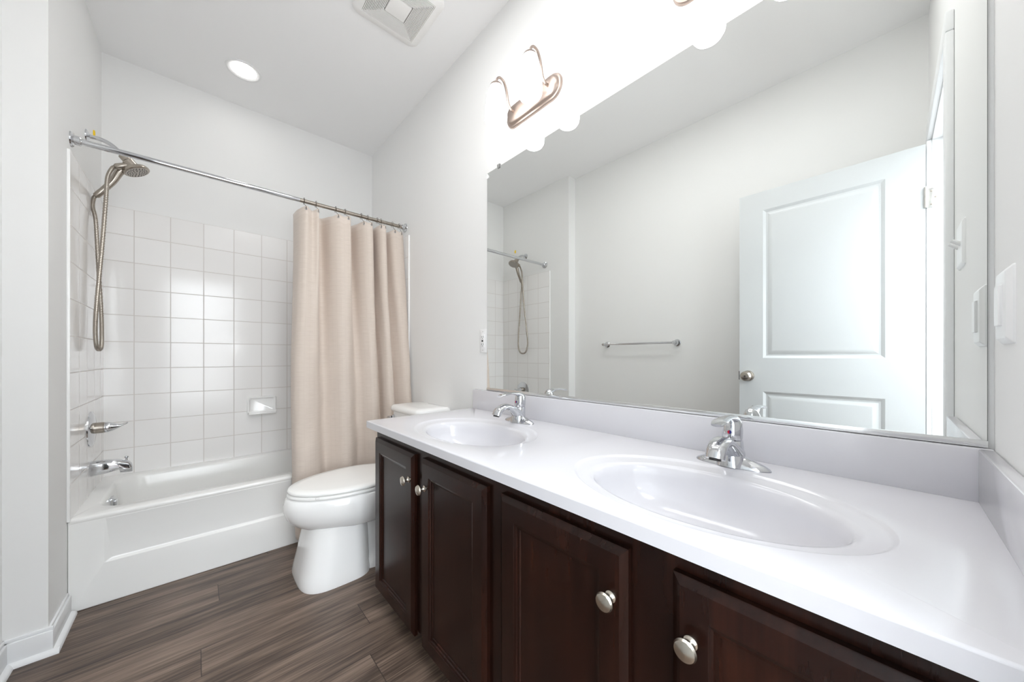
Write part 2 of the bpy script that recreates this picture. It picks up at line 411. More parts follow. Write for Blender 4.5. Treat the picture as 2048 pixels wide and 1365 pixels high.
b = B(); b.box(-0.318, -0.300, 2.578, 2.640, 0.318, 0.366, 0.005); b.box(-0.301, -0.290, 2.588, 2.630, 0.326, 0.352, 0.004)
obj('overflow_plate', b, M_chrome, tub)
obj('drain', B().lathe([(0.035, 0), (0.033, 0.004), (0.0, 0.005)], (-0.08, 2.62, 0.064), (0, 0, 1)), M_chrome, tub)

PY = 2.65
sp = thing('tub_spout', (XL, PY, 0.51), 'chrome tub spout on the tiled wall below the valve handle', 'spout')
b = B(); secs = []
for d, zt, zb, w in ((0.009, 0.549, 0.479, 0.030), (0.012, 0.550, 0.478, 0.031), (0.06, 0.549, 0.482, 0.029), (0.105, 0.542, 0.492, 0.027), (0.108, 0.541, 0.476, 0.026), (0.135, 0.530, 0.472, 0.023), (0.146, 0.515, 0.472, 0.020), (0.150, 0.495, 0.474, 0.015)):
    secs.append([(XL+d, PY+q[0], q[1]) for q in rrect(0, (zt+zb)/2, w, (zt-zb)/2, min(w, (zt-zb)/2)*0.75, 5)])
b.loops(secs); obj('spout_body', b, M_chrome, sp, angle=50)
b = B(); b.lathe([(0.004, 0), (0.004, 0.012), (0.008, 0.016), (0.0075, 0.021), (0.004, 0.023), (0, 0.023)], (XL+0.128, PY, 0.532), (0, 0, 1), 14); obj('diverter_knob', b, M_chrome, sp)

vl = thing('shower_valve', (XL, PY, 0.708), 'chrome tub and shower valve with round plate and lever on the tiled wall', 'valve')
obj('escutcheon', B().lathe([(0.087, 0.009), (0.086, 0.013), (0.075, 0.019), (0.03, 0.023), (0, 0.023)], (XL, PY, 0.708), (1, 0, 0), 40), M_chrome, vl)
obj('valve_neck', B().lathe([(0.027, 0.02), (0.027, 0.052), (0.0255, 0.053), (0.0255, 0.056), (0, 0.056)], (XL, PY, 0.712), (1, 0, 0), 28), M_nickel, vl)
pts = [(XL+0.056, PY, 0.712), (XL+0.064, PY, 0.712), (XL+0.08, PY, 0.712), (XL+0.098, PY, 0.713), (XL+0.113, PY, 0.717), (XL+0.127, PY, 0.724), (XL+0.133, PY, 0.728)]
obj('lever', B().tube(pts, [0.0255, 0.026, 0.021, 0.014, 0.011, 0.012, 0.007], 20, True, [1, 1, 1, 0.8, 0.5, 0.42, 0.4]), M_chrome, vl)

sh = thing('hand_shower', (XL, 2.60, 2.13), 'brushed nickel hand shower with a long looping hose hung from the wall arm', 'shower head')
FX = (XL, 2.62, 2.135)
obj('wall_flange', B().lathe([(0.030, 0), (0.029, 0.004), (0.014, 0.012), (0.012, 0.013), (0, 0.013)], FX, (1, 0, 0)), M_chrome, sh)
arm = bez([(XL+0.006, 2.62, 2.135), (XL+0.04, 2.62, 2.136), (XL+0.075, 2.62, 2.126), (XL+0.108, 2.62, 2.098), (XL+0.122, 2.62, 2.080)])
obj('shower_arm', B().tube(arm, 0.0095, 14), M_chrome, sh)
D = Vector((0.62, 0.02, -0.78)).normalized()
A0 = Vector((XL+0.118, 2.62, 2.086))
b = B(); b.lathe([(0.011, -0.006), (0.0185, 0.0), (0.019, 0.024), (0.0235, 0.028), (0.024, 0.066), (0.018, 0.072), (0, 0.072)], A0, D, 24)
br = obj('bracket', b, M_nickel, sh)
side = Vector((-0.75, -0.05, -0.42)).normalized(); So = A0+D*0.048
b = B(); b.lathe([(0.011, 0.0), (0.0145, 0.010), (0.0145, 0.056), (0.0105, 0.064), (0, 0.064)], So, side, 18); obj('hose_nut', b, M_nickel, br)
# spray head: disc facing down and out, handle sweeping back to the wall
HC = Vector((-0.228, 2.635, 2.028)); HN = Vector((0.46, -0.10, -0.88)).normalized()
b = B(); b.lathe([(0.0, -0.022), (0.030, -0.020), (0.048, -0.012), (0.0525, -0.003), (0.0525, 0.003), (0.049, 0.006), (0, 0.006)], HC, HN, 40)
hd = obj('spray_head', b, M_nickel, sh)
fa = B(); fa.lathe([(0.046, 0.0062), (0.046, 0.0075), (0, 0.0075)], HC, HN, 36)
fc = obj('spray_face', fa, mat('spray_face_grey', sr(188, 182, 174), 0.35), hd)
a = HN.cross(Vector((0, 1, 0))).normalized(); c2 = HN.cross(a); nz = B()
for R, k in ((0.010, 5), (0.020, 9), (0.029, 14), (0.038, 20)):
    for i in range(k):
        q = 2*PI*i/k+R*40; o = HC+HN*0.0075+a*R*math.cos(q)+c2*R*math.sin(q)
        nz.lathe([(0.0026, 0), (0.0015, 0.0018), (0, 0.0018)], o, HN, 8)
o = obj('nozzle', nz, M_rubber, hd); o['kind'] = 'stuff'
HE = Vector((-0.352, 2.66, 1.888))
hp = bez([HC-HN*0.016+Vector((-0.030, 0.006, -0.004)), HC-HN*0.010+Vector((-0.055, 0.012, -0.028)), HC+Vector((-0.085, 0.018, -0.078)), HE])
obj('handle', B().tube(hp, lerp_list([0.014, 0.0175, 0.0155, 0.0135, 0.0125], len(hp)), 18), M_nickel, sh)
hd_dir = (HE-hp[-4]).normalized()
obj('hose_nut', B().lathe([(0.0135, 0), (0.0135, 0.03), (0.010, 0.036), (0, 0.036)], HE-hd_dir*0.006, hd_dir, 18), M_nickel, sh)
h0 = So+side*0.060; h1 = HE+hd_dir*0.028
path = bez([h0, h0+side*0.014+Vector((0, 0, -0.006)), Vector((-0.3225, 2.606, 1.950)), Vector((-0.327, 2.602, 1.85)), Vector((-0.336, 2.590, 1.64)), Vector((-0.345, 2.573, 1.45)), Vector((-0.352, 2.555, 1.28)), Vector((-0.354, 2.552, 1.19)),
            Vector((-0.354, 2.578, 1.118)), Vector((-0.352, 2.622, 1.100)), Vector((-0.350, 2.664, 1.118)), Vector((-0.352, 2.690, 1.19)), Vector((-0.354, 2.688, 1.30)),
            Vector((-0.362, 2.674, 1.55)), Vector((-0.368, 2.664, 1.74)), h1+hd_dir*0.012+Vector((-0.004, 0, -0.045)), h1+hd_dir*0.012, h1], 60)
rr = [0.0083 if (i//2) % 2 else 0.0072 for i in range(len(path))]
obj('hose', B().tube(path, rr, 12), M_nickel, sh, angle=80)

yt = B(); yt.loops([[(XL+d, 2.78+0.010*math.cos(q)*s, 2.222+0.018*math.sin(q)*s) for q in [2*PI*k/20 for k in range(20)]] for d, s in ((0.0, 1), (0.004, 1), (0.006, 0.8))])
tag(obj('wall_tag', yt, M_yellow), 'tiny yellow oval tag on the wall above the shower arm', 'tag')

RY, RZ = 2.3434, 1.9895
rod = thing('shower_rod', (0.36, RY, RZ), 'long chrome shower curtain rod across the tub alcove', 'curtain rod')
obj('rod_tube', B().tube([(XL+0.01, RY, RZ), (0.45, RY, RZ)], 0.0125, 20), M_chrome, rod)
obj('rod_tube', B().tube([(0.44, RY, RZ), (XR-0.01, RY, RZ)], 0.0112, 20), M_nickel, rod)
for x, sg in ((XL, 1), (XR, -1)):
    b = B(); b.lathe([(0.032, 0), (0.031, 0.004), (0.022, 0.008), (0.019, 0.010), (0.0185, 0.026), (0.015, 0.030), (0, 0.030)], (x, RY, RZ), (sg, 0, 0), 30)
    fl = obj('rod_flange', b, M_chrome, rod)
    for dz in (0.024, -0.024): obj('screw', B().lathe([(0.005, 0.006), (0.004, 0.009), (0, 0.0095)], (x, RY, RZ+dz), (sg, 0, 0), 10), M_steel, fl)

# curtain: control points across the cloth (x, y offset) at top and bottom
topc = [(0.432, 0.035), (0.440, -0.010), (0.470, -0.030), (0.505, -0.022), (0.535, -0.030), (0.545, 0.012), (0.575, 0.018), (0.605, -0.012), (0.645, -0.030), (0.690, -0.034), (0.715, -0.028), (0.722, 0.018),
        (0.748, 0.022), (0.770, -0.006), (0.800, -0.026), (0.835, -0.034), (0.858, -0.020), (0.862, 0.024), (0.882, 0.026), (0.888, -0.020), (0.912, -0.038), (0.938, -0.030), (0.945, 0.014), (0.965, 0.012), (0.985, -0.016), (1.020, -0.024), (1.055, -0.020), (1.080, -0.010)]
botc = [(0.395, 0.020), (0.405, -0.008), (0.435, -0.022), (0.480, -0.020), (0.520, -0.006), (0.548, 0.018), (0.575, 0.022), (0.612, 0.002), (0.650, -0.020), (0.690, -0.020), (0.722, 0.000), (0.745, 0.014),
        (0.772, 0.010), (0.800, -0.008), (0.832, -0.022), (0.866, -0.014), (0.884, 0.018), (0.900, 0.024), (0.908, -0.018), (0.930, -0.038), (0.962, -0.030), (0.972, 0.010), (0.990, 0.016), (1.012, -0.004), (1.040, -0.024), (1.065, -0.030), (1.082, -0.026), (1.092, -0.018)]
def crv(pts, n): return [(v.x, v.y) for v in bez([(q[0], q[1], 0) for q in pts], n)]
T, Bo = crv(topc, 6), crv(botc, 6)
nv = 90; bm = bmesh.new(); uvl = bm.loops.layers.uv.new('uv'); rows = []; uvs = []
ztop, zbot = 1.941, 0.055
ulen = [0.0]
for i in range(1, len(T)): ulen.append(ulen[-1]+math.hypot(T[i][0]-T[i-1][0], T[i][1]-T[i-1][1])*1.15)
hooks = [0.472, 0.535, 0.645, 0.700, 0.800, 0.842, 0.905, 0.930, 1.010, 1.060]
for j in range(nv+1):
    v = j/nv; e = v*v*(3-2*v); row = []; uvr = []
    for i in range(len(T)):
        w = min(1, v*1.6); w = w*w*(3-2*w)
        x = T[i][0]*(1-w)+Bo[i][0]*w; yo = (2.3*(1-w)+1.6*w)*(T[i][1]*(1-w)+Bo[i][1]*w)+0.010
        dmin = min(abs(T[i][0]-h) for h in hooks)
        sag = 0.016*min(1, dmin/0.03)*max(0, 1-v*8)
        yb = 2.335-0.118*min(1, v*1.25)-0.012*v
        wr = 0.0025*math.sin(14*v*PI+i*0.17)*v+0.0018*math.sin(31*v+i*0.41)*v
        for vf, am in ((0.52, 0.005), (0.74, 0.006), (0.80, 0.004), (0.86, 0.005)): wr -= am*math.exp(-((v-vf-0.004*math.sin(i*0.1))/0.006)**2)*(0.4+0.6*math.sin(i*0.13+vf*30)**2)
        fl = 0.0
        if i < 14: fl = -0.03*(1-i/14)*max(0, (v-0.9)/0.1)
        row.append(bm.verts.new((x-fl*0.6*(1-i/14 if i < 14 else 0), yb+yo+wr, ztop-sag-(ztop-zbot)*v)))
        uvr.append((ulen[i], (ztop-zbot)*v))
    rows.append(row); uvs.append(uvr)
for j in range(nv):
    for i in range(len(T)-1):
        f = bm.faces.new((rows[j][i], rows[j+1][i], rows[j+1][i+1], rows[j][i+1]))
        for lo, uvv in zip(f.loops, (uvs[j][i], uvs[j+1][i], uvs[j+1][i+1], uvs[j][i+1])): lo[uvl].uv = uvv
cur = thing('shower_curtain', (0.75, 2.24, 0.05), 'beige woven shower curtain gathered at the right end of the rod', 'curtain')
bmesh.ops.remove_doubles(bm, verts=bm.verts, dist=1e-7)
bmesh.ops.translate(bm, verts=bm.verts, vec=-base(cur))
me = bpy.data.meshes.new('cloth'); bm.to_mesh(me); bm.free()
for f in me.polygons: f.use_smooth = True
me.materials.append(M_curtain)
clo = bpy.data.objects.new('cloth', me); C.objects.link(clo); clo.parent = cur
md = clo.modifiers.new('thick', 'SOLIDIFY'); md.thickness = 0.0014; md.offset = 0
M_hook = mat('hook_metal', sr(120, 112, 104), 0.25, 1.0)
pos_words = ['leftmost curtain ring on the rod at the curtain edge', 'second curtain ring from the left of the gathered curtain', 'third curtain ring from the left on the rod', 'fourth curtain ring from the left on the rod', 'fifth curtain ring from the left on the rod',
             'sixth curtain ring counted from the curtain left edge', 'seventh curtain ring from the left beside a tight fold', 'eighth curtain ring from the left beside a tight fold', 'second curtain ring from the right wall flange', 'rightmost curtain ring nearest the right wall']
def ring_parts(x, gy, parent):
    p = bez([(x, RY+0.010, RZ-0.016), (x, RY+0.018, RZ+0.002), (x, RY+0.008, RZ+0.017), (x, RY-0.010, RZ+0.015), (x, RY-0.018, RZ-0.002), (x-0.001, RY-0.016, RZ-0.022), (x-0.003, gy-0.003, 1.934), (x-0.003, gy-0.003, 1.919), (x-0.003, gy+0.004, 1.915)], 8)
    obj('hook', B().tube(p, 0.0014, 8), M_hook, parent)
    obj('grommet', B().torus((x-0.003, gy-0.0015, 1.921), (0, 1, 0), 0.0055, 0.0016, 18, 6), M_chrome, parent)
for x, wd in zip(hooks, pos_words):
    i = min(range(len(T)), key=lambda k: abs(T[k][0]-x)); gy = 2.343+2.3*T[i][1]
    r = thing('curtain_ring', (x, RY, RZ), 'thin metal hook ring, '+wd, 'curtain ring', 'rings along the shower rod')
    ring_parts(x, gy, r)

# soap dish
sd = thing('soap_dish', (0.35, YB-0.009, 0.73), 'white ceramic soap dish set into the tiled back wall', 'soap dish')
b = B(); yw = YB-0.009; cxs, czs = 0.340, 0.729
def sl(hx, hz, yy, r, dz=0): return [(px, yy, pz) for px, pz in rrect(cxs, czs+dz, hx, hz, r, 6)]
b.loops([sl(0.083, 0.060, yw, 0.012), sl(0.083, 0.060, yw-0.012, 0.012), sl(0.080, 0.057, yw-0.018, 0.011), sl(0.074, 0.051, yw-0.018, 0.010), sl(0.069, 0.046, yw-0.010, 0.010), sl(0.064, 0.041, yw-0.002, 0.010)], True, True)
obj('dish_body', b, M_ceramic, sd, angle=50)
b = B(); b.box(cxs-0.078, cxs+0.078, yw-0.062, yw-0.006, czs-0.060, czs-0.044, 0.006); b.box(cxs-0.078, cxs+0.078, yw-0.062, yw-0.050, czs-0.050, czs-0.034, 0.005)
obj('dish_tray', b, M_ceramic, sd, angle=50)

# ------------------------------------------------------------------ toilet
TY = 1.905
toi = thing('toilet', (0.65, TY, 0), 'white two-piece toilet with closed lid between the vanity and the bathtub', 'toilet')
def egg(xf, xb, bw, z, p=2.0, wide=0.56, n=48, cyy=TY):
    cxm = xf+(xb-xf)*wide; P = []
    for k in range(n):
        a = 2*PI*k/n; c, s = math.cos(a), math.sin(a)
        c2 = math.copysign(abs(c)**(2/p), c); s2 = math.copysign(abs(s)**(2/p), s)
        P.append((cxm+(c2*(xb-cxm) if c > 0 else c2*(cxm-xf)), cyy+s2*bw, z))
    return P
b = B()
b.loops([egg(0.400, 0.84, 0.140, 0.235), egg(0.375, 0.85, 0.160, 0.246), egg(0.340, 0.86, 0.178, 0.268), egg(0.312, 0.87, 0.189, 0.300), egg(0.300, 0.875, 0.193, 0.335), egg(0.300, 0.88, 0.192, 0.365), egg(0.307, 0.88, 0.188, 0.390), egg(0.316, 0.875, 0.180, 0.400)])
obj('bowl', b, M_ceramic, toi, angle=60)
b = B()
b.loops([egg(0.346, 0.66, 0.186, 0.0, 3.6), egg(0.345, 0.66, 0.187, 0.012, 3.6), egg(0.352, 0.66, 0.182, 0.05, 3.4), egg(0.366, 0.66, 0.172, 0.12, 3.2), egg(0.380, 0.66, 0.160, 0.20, 3.0), egg(0.388, 0.66, 0.152, 0.26, 2.8)])
obj('pedestal', b, M_ceramic, toi, angle=60)
b = B(); b.loops([egg(0.58, 0.97, 0.150, 0.0, 4), egg(0.58, 0.97, 0.150, 0.05, 4), egg(0.58, 0.97, 0.115, 0.08, 4), egg(0.58, 1.0, 0.12, 0.30, 4), egg(0.58, 1.05, 0.16, 0.39, 4)])
obj('rear_base', b, M_ceramic, toi, angle=60)
b = B(); b.loops([egg(0.324, 0.855, 0.176, 0.402), egg(0.314, 0.865, 0.186, 0.405), egg(0.313, 0.865, 0.187, 0.414), egg(0.318, 0.862, 0.183, 0.418)]); obj('seat', b, M_seat, toi, angle=60)
b = B(); b.loops([egg(0.324, 0.86, 0.179, 0.4215), egg(0.316, 0.868, 0.187, 0.424), egg(0.315, 0.868, 0.188, 0.432), egg(0.322, 0.862, 0.181, 0.438), egg(0.36, 0.84, 0.15, 0.441), egg(0.48, 0.76, 0.07, 0.443)]); obj('seat_lid', b, M_seat, toi, angle=60)
for yy in (-0.07, 0.07): obj('seat_hinge', B().box(0.845, 0.875, TY+yy-0.02, TY+yy+0.02, 0.40, 0.436, 0.006), M_seat, toi)
def tk(ix, iy, r, z, bow=0.0): return [(px-bow*(1-((py-TY)/iy)**2) if px < 0.97 else px, py, z) for px, py in rrect(0.995, TY, ix, iy, r, 8)]
b = B(); b.loops([tk(0.085, 0.165, 0.03, 0.385, 0.004), tk(0.090, 0.170, 0.032, 0.40, 0.006), tk(0.097, 0.182, 0.036, 0.735, 0.010)]); obj('tank', b, M_ceramic, toi, angle=50)
b = B(); b.loops([tk(0.100, 0.186, 0.038, 0.733, 0.011), tk(0.108, 0.194, 0.042, 0.738, 0.012), tk(0.109, 0.195, 0.043, 0.752, 0.012), tk(0.105, 0.191, 0.040, 0.765, 0.012), tk(0.095, 0.180, 0.036, 0.772, 0.011), tk(0.06, 0.14, 0.03, 0.775, 0.008)]); obj('tank_lid', b, M_ceramic, toi, angle=60)
b = B(); b.lathe([(0.013, 0), (0.013, 0.008), (0.008, 0.014), (0, 0.014)], (0.893, TY+0.14, 0.700), (-1, 0, 0), 18); b.tube([(0.878, TY+0.14, 0.700), (0.871, TY+0.148, 0.699), (0.869, TY+0.160, 0.697), (0.869, TY+0.172, 0.695)], [0.007, 0.007, 0.006, 0.008], 12)
obj('flush_lever', b, M_chrome, toi)
obj('seat_bumper', B().box(0.40, 0.415, TY-0.152, TY-0.144, 0.4165, 0.4225, 0.001), M_seat, toi)

# ------------------------------------------------------------------ vanity
CT = 0.7909; CX0 = 0.539; CY0, CY1 = YN+0.001, 1.516
van = thing('vanity_cabinet', (0.83, 0.69, 0), 'dark espresso wood vanity cabinet with four panelled doors under the white countertop', 'vanity')
FXv = 0.578                                    # face frame plane
b = B()
def rect_yz(y0, y1, z0, z1, xx): return [(xx, y0, z0), (xx, y1, z0), (xx, y1, z1), (xx, y0, z1)]
b.box(FXv, FXv+0.02, CY0, 1.495, 0.095, 0.762); obj('face_frame', b, M_cab, van, bevel=0.001)
b = B(); b.box(FXv+0.02, XR-0.001, 1.479, 1.495, 0.095, 0.762); b.box(FXv+0.09, XR-0.001, 1.479, 1.495, 0.0, 0.096); obj('side_panel', b, M_cab, van)
b = B(); b.box(FXv+0.02, XR-0.001, CY0, CY0+0.016, 0.0, 0.762); obj('side_panel', b, M_cab, van)
b = B(); b.box(FXv+0.02, XR-0.001, CY0, 1.479, 0.095, 0.11); obj('bottom_shelf', b, M_cab, van)
b = B(); b.box(FXv+0.075, FXv+0.09, CY0, 1.479, 0.0, 0.095); obj('toe_kick', b, M_toe, van)
DZa, DZb = 0.082, 0.722
def cab_door(y0, y1):
    b = B(); xf = FXv-0.0195
    def r(ins, dx): return rect_yz(y0+ins, y1-ins, DZa+ins, DZb-ins, xf+dx)
    b.loops([r(0.0, 0.019), r(0.0, 0.0085), r(0.002, 0.0065), r(0.0125, 0.0008), r(0.0135, 0.0), r(0.054, 0.0), r(0.055, 0.0010), r(0.0605, 0.0030), r(0.062, 0.0065), r(0.068, 0.0075), r(0.070, 0.0105)], True, True)
    return b
spans = [(1.125, 1.478), (0.717, 1.070), (0.313, 0.660), (-0.112, 0.235)]
kn = [(1.180, 0.628), (1.052, 0.628), (0.348, 0.628), (0.203, 0.628)]
for (y0, y1), (ky, kz) in zip(spans, kn):
    d = obj('door', cab_door(y0, y1), M_cab, van, angle=20)
    ky = y0+0.030 if ky < (y0+y1)/2 else y1-0.030
    k = B(); k.lathe([(0.0105, 0), (0.0105, 0.002), (0.0075, 0.004), (0.0055, 0.009), (0.0058, 0.015), (0.0085, 0.018), (0.0155, 0.020), (0.0170, 0.0225), (0.0150, 0.026), (0.008, 0.0285), (0, 0.029)], (FXv-0.0195, ky, kz), (-1, 0, 0), 30)
    obj('knob', k, M_knob, d)

BC = [(0.775, 1.065), (0.775, 0.272)]
top = thing('countertop', (0.82, 0.69, CT), 'white cultured marble double-basin countertop with backsplash on the dark vanity', 'countertop')
b = B(); bm = b.bm
AO, AY, BI, BY = 0.192, 0.282, 0.150, 0.236    # outer and inner half axes (x, y)
split = (BC[0][1]+BC[1][1])/2
for (bx, by), (ya, yb) in zip(BC, ((split, CY1), (CY0, split))):
    angs = {2*PI*k/96 for k in range(96)}
    for xx in (CX0, XR-0.001):
        for yy in (ya, yb): angs.add(math.atan2(yy-by, xx-bx) % (2*PI))
    angs = sorted(angs)
    def edge(a):
        c, s = math.cos(a), math.sin(a); ts = []
        if c > 1e-9: ts.append((XR-0.001-bx)/c)
        if c < -1e-9: ts.append((CX0-bx)/c)
        if s > 1e-9: ts.append((yb-by)/s)
        if s < -1e-9: ts.append((ya-by)/s)
        tt = min(ts); return (bx+c*tt, by+s*tt)
    def ell(ax, ay, z):                         # point of the ellipse in direction a
        out = []
        for a in angs:
            c, s = math.cos(a), math.sin(a); rr_ = 1/math.sqrt((c/ax)**2+(s/ay)**2); out.append((bx+c*rr_, by+s*rr_, z))
        return out
    E0 = [edge(a) for a in angs]
    L = [[(px, py, CT) for px, py in E0], ell(AO+0.003, AY+0.003, CT), ell(AO, AY, CT-0.0008), ell(AO-0.004, AY-0.004, CT-0.004), ell(AO-0.009, AY-0.009, CT-0.006), ell(BI+0.012, BY+0.014, CT-0.009), ell(BI+0.004, BY+0.005, CT-0.011), ell(BI-0.003, BY-0.003, CT-0.018)]
    for k in range(1, 13):
        q = k/12; sc = math.cos(q*PI/2)**0.62 if k < 12 else 0
        sc = max(sc, 0.10); L.append(ell((BI-0.006)*sc, (BY-0.008)*sc, CT-0.018-0.115*math.sin(q*PI/2)**0.9))
    b.loops(L, False, True)
    for i in range(len(E0)):                    # skirt: front and end edges
        p, q = E0[i], E0[(i+1) % len(E0)]
        on = (abs(p[0]-CX0) < 1e-6 and abs(q[0]-CX0) < 1e-6) or (abs(p[1]-CY1) < 1e-6 and abs(q[1]-CY1) < 1e-6)
        if on: bm.faces.new([bm.verts.new(v) for v in ((p[0], p[1], CT), (q[0], q[1], CT), (q[0], q[1], 0.7625), (p[0], p[1], 0.7625))])
bm.faces.new([bm.verts.new(v) for v in ((CX0, CY0, 0.7625), (CX0+0.06, CY0, 0.7625), (CX0+0.06, CY1, 0.7625), (CX0, CY1, 0.7625))])
obj('slab', b, M_count, top, angle=40, bevel=0.0035, seg=3, merge=True)
obj('backsplash', B().box(XR-0.021, XR-0.001, CY0, CY1-0.02, CT-0.001, 0.8925, 0.003), M_count, top)
obj('side_splash', B().box(CX0+0.045, XR-0.021, CY0, CY0+0.019, CT-0.001, 0.8925, 0.003), M_count, top)
for bx, by in BC: obj('drain', B().lathe([(0.022, 0), (0.021, 0.003), (0.016, 0.004), (0, 0.0045)], (bx, by, CT-0.1325), (0, 0, 1)), M_chrome, top)

# faucets
def faucet(loc, label):
    f = thing('faucet', loc, label, 'faucet', 'chrome faucets on the countertop'); x0, y0, z0 = loc
    b = B(); L = []
    for s, z, w in ((1.0, 0.0, 1.0), (1.0, 0.003, 1.0), (0.96, 0.0065, 0.95), (0.82, 0.0125, 0.84), (0.60, 0.019, 0.68), (0.38, 0.026, 0.55)):
        L.append([(x0+0.0275*w*math.sin(q)*(1+0.0*s), y0+0.083*s*math.copysign(abs(math.cos(q))**0.92, math.cos(q)), z0+z) for q in [2*PI*k/48 for k in range(48)]])
    b.loops(L); obj('base_plate', b, M_chrome, f, angle=50)
    b = B()                                      # body rising from the plate, leaning back a little
    b.loops([[(x0+ox+rx*math.cos(q), y0+ry*math.sin(q), z0+z) for q in [2*PI*k/36 for k in range(36)]] for z, rx, ry, ox in ((0.002, 0.030, 0.036, -0.006), (0.02, 0.029, 0.031, -0.004), (0.04, 0.026, 0.0265, 0.0), (0.060, 0.0235, 0.0240, 0.004), (0.064, 0.0225, 0.0230, 0.005))])
    obj('body', b, M_chrome, f, angle=50)
    sp = bez([(x0+0.0, y0, z0+0.030), (x0-0.030, y0, z0+0.052), (x0-0.062, y0, z0+0.069), (x0-0.092, y0, z0+0.070), (x0-0.115, y0, z0+0.058), (x0-0.124, y0, z0+0.040)], 8)
    k = len(sp)
    obj('spout', B().tube(sp, lerp_list([0.030, 0.0255, 0.0225, 0.0215, 0.0215, 0.0215], k), 24, True, lerp_list([0.85, 0.62, 0.55, 0.56, 0.66, 0.70], k)), M_chrome, f, angle=50)
    obj('aerator', B().lathe([(0.0125, 0), (0.0125, 0.006), (0, 0.006)], (x0-0.1235, y0, z0+0.042), (-0.25, 0, -1), 20), M_rubber, f)
    b = B()
    b.loops([[(x0+ox+rx*math.cos(q), y0+rx*0.98*math.sin(q), z0+z-sl*rx*math.cos(q)) for q in [2*PI*k/32 for k in range(32)]] for z, rx, ox, sl in ((0.0665, 0.0225, 0.005, 0.0), (0.070, 0.0235, 0.005, 0.0), (0.090, 0.0235, 0.007, -0.1), (0.106, 0.0215, 0.007, -0.2), (0.118, 0.016, 0.005, -0.25), (0.124, 0.008, 0.003, -0.25))])
    hp = bez([(x0+0.008, y0, z0+0.112), (x0-0.018, y0, z0+0.1205), (x0-0.050, y0, z0+0.1235), (x0-0.085, y0, z0+0.121), (x0-0.112, y0, z0+0.115)], 6); k = len(hp)
    b.tube(hp, lerp_list([0.018, 0.0165, 0.0135, 0.0150, 0.0175, 0.012], k), 20, True, lerp_list([0.6, 0.5, 0.38, 0.30, 0.28, 0.28], k))
    h = obj('handle', b, M_chrome, f, angle=50)
    o = B(); o.loops([[(x0-0.0155-d, y0+0.0045*s*math.cos(q), z0+0.086+0.0045*s*math.sin(q)) for q in [PI/2+PI*k/10 for k in range(11)]] for d, s in ((0, 1), (0.0028, 1))]); obj('cold_marker', o, M_blue, h)
    o = B(); o.loops([[(x0-0.0155-d, y0+0.0045*s*math.cos(q), z0+0.086+0.0045*s*math.sin(q)) for q in [-PI/2+PI*k/10 for k in range(11)]] for d, s in ((0, 1), (0.0028, 1))]); obj('hot_marker', o, M_red, h)
    b = B(); b.lathe([(0.0025, 0), (0.0025, 0.066), (0.006, 0.070), (0.0065, 0.078), (0.004, 0.082), (0, 0.082)], (x0+0.030, y0, z0+0.004), (0, 0, 1), 14); obj('lift_rod', b, M_chrome, f)
    return f
F1 = faucet((1.003, 1.052, CT), 'chrome single-lever faucet at the far basin near the toilet')
F2 = copy_tree(F1); F2.location = (1.003, 0.270, CT); F2['label'] = 'chrome single-lever faucet at the near basin by the light switch'

# ------------------------------------------------------------------ mirror
MY0, MY1, MZ0, MZ1 = -0.126, 1.3933, 0.8985, 2.006
mir = thing('wall_mirror', (XR, 0.63, MZ0), 'large frameless wall mirror above the countertop backsplash', 'mirror')
obj('mirror_backing', B().box(XR-0.0045, XR, MY0, MY1, MZ0, MZ1), M_medge, mir)
obj('mirror_glass', B().box(XR-0.0055, XR-0.0045, MY0+0.001, MY1-0.001, MZ0+0.001, MZ1-0.001), M_mirror, mir)
b = B(); b.box(XR-0.009, XR-0.0057, MY0, MY1, 0.894, 0.907, 0.0008); obj('bottom_channel', b, mat('bright_aluminium', (0.80, 0.81, 0.81, 1), 0.16, 1.0), mir)
for yy in (1.30, 0.05):
    b = B(); b.box(XR-0.010, XR, yy-0.010, yy+0.010, MZ1, MZ1+0.010, 0.002); b.box(XR-0.010, XR-0.006, yy-0.009, yy+0.009, MZ1-0.010, MZ1+0.004, 0.0015)
    c = obj('mirror_clip', b, M_clear, mir); obj('screw', B().lathe([(0.003, 0), (0.002, 0.001), (0, 0.001)], (XR-0.010, yy, MZ1+0.004), (-1, 0, 0), 10), M_steel, c)

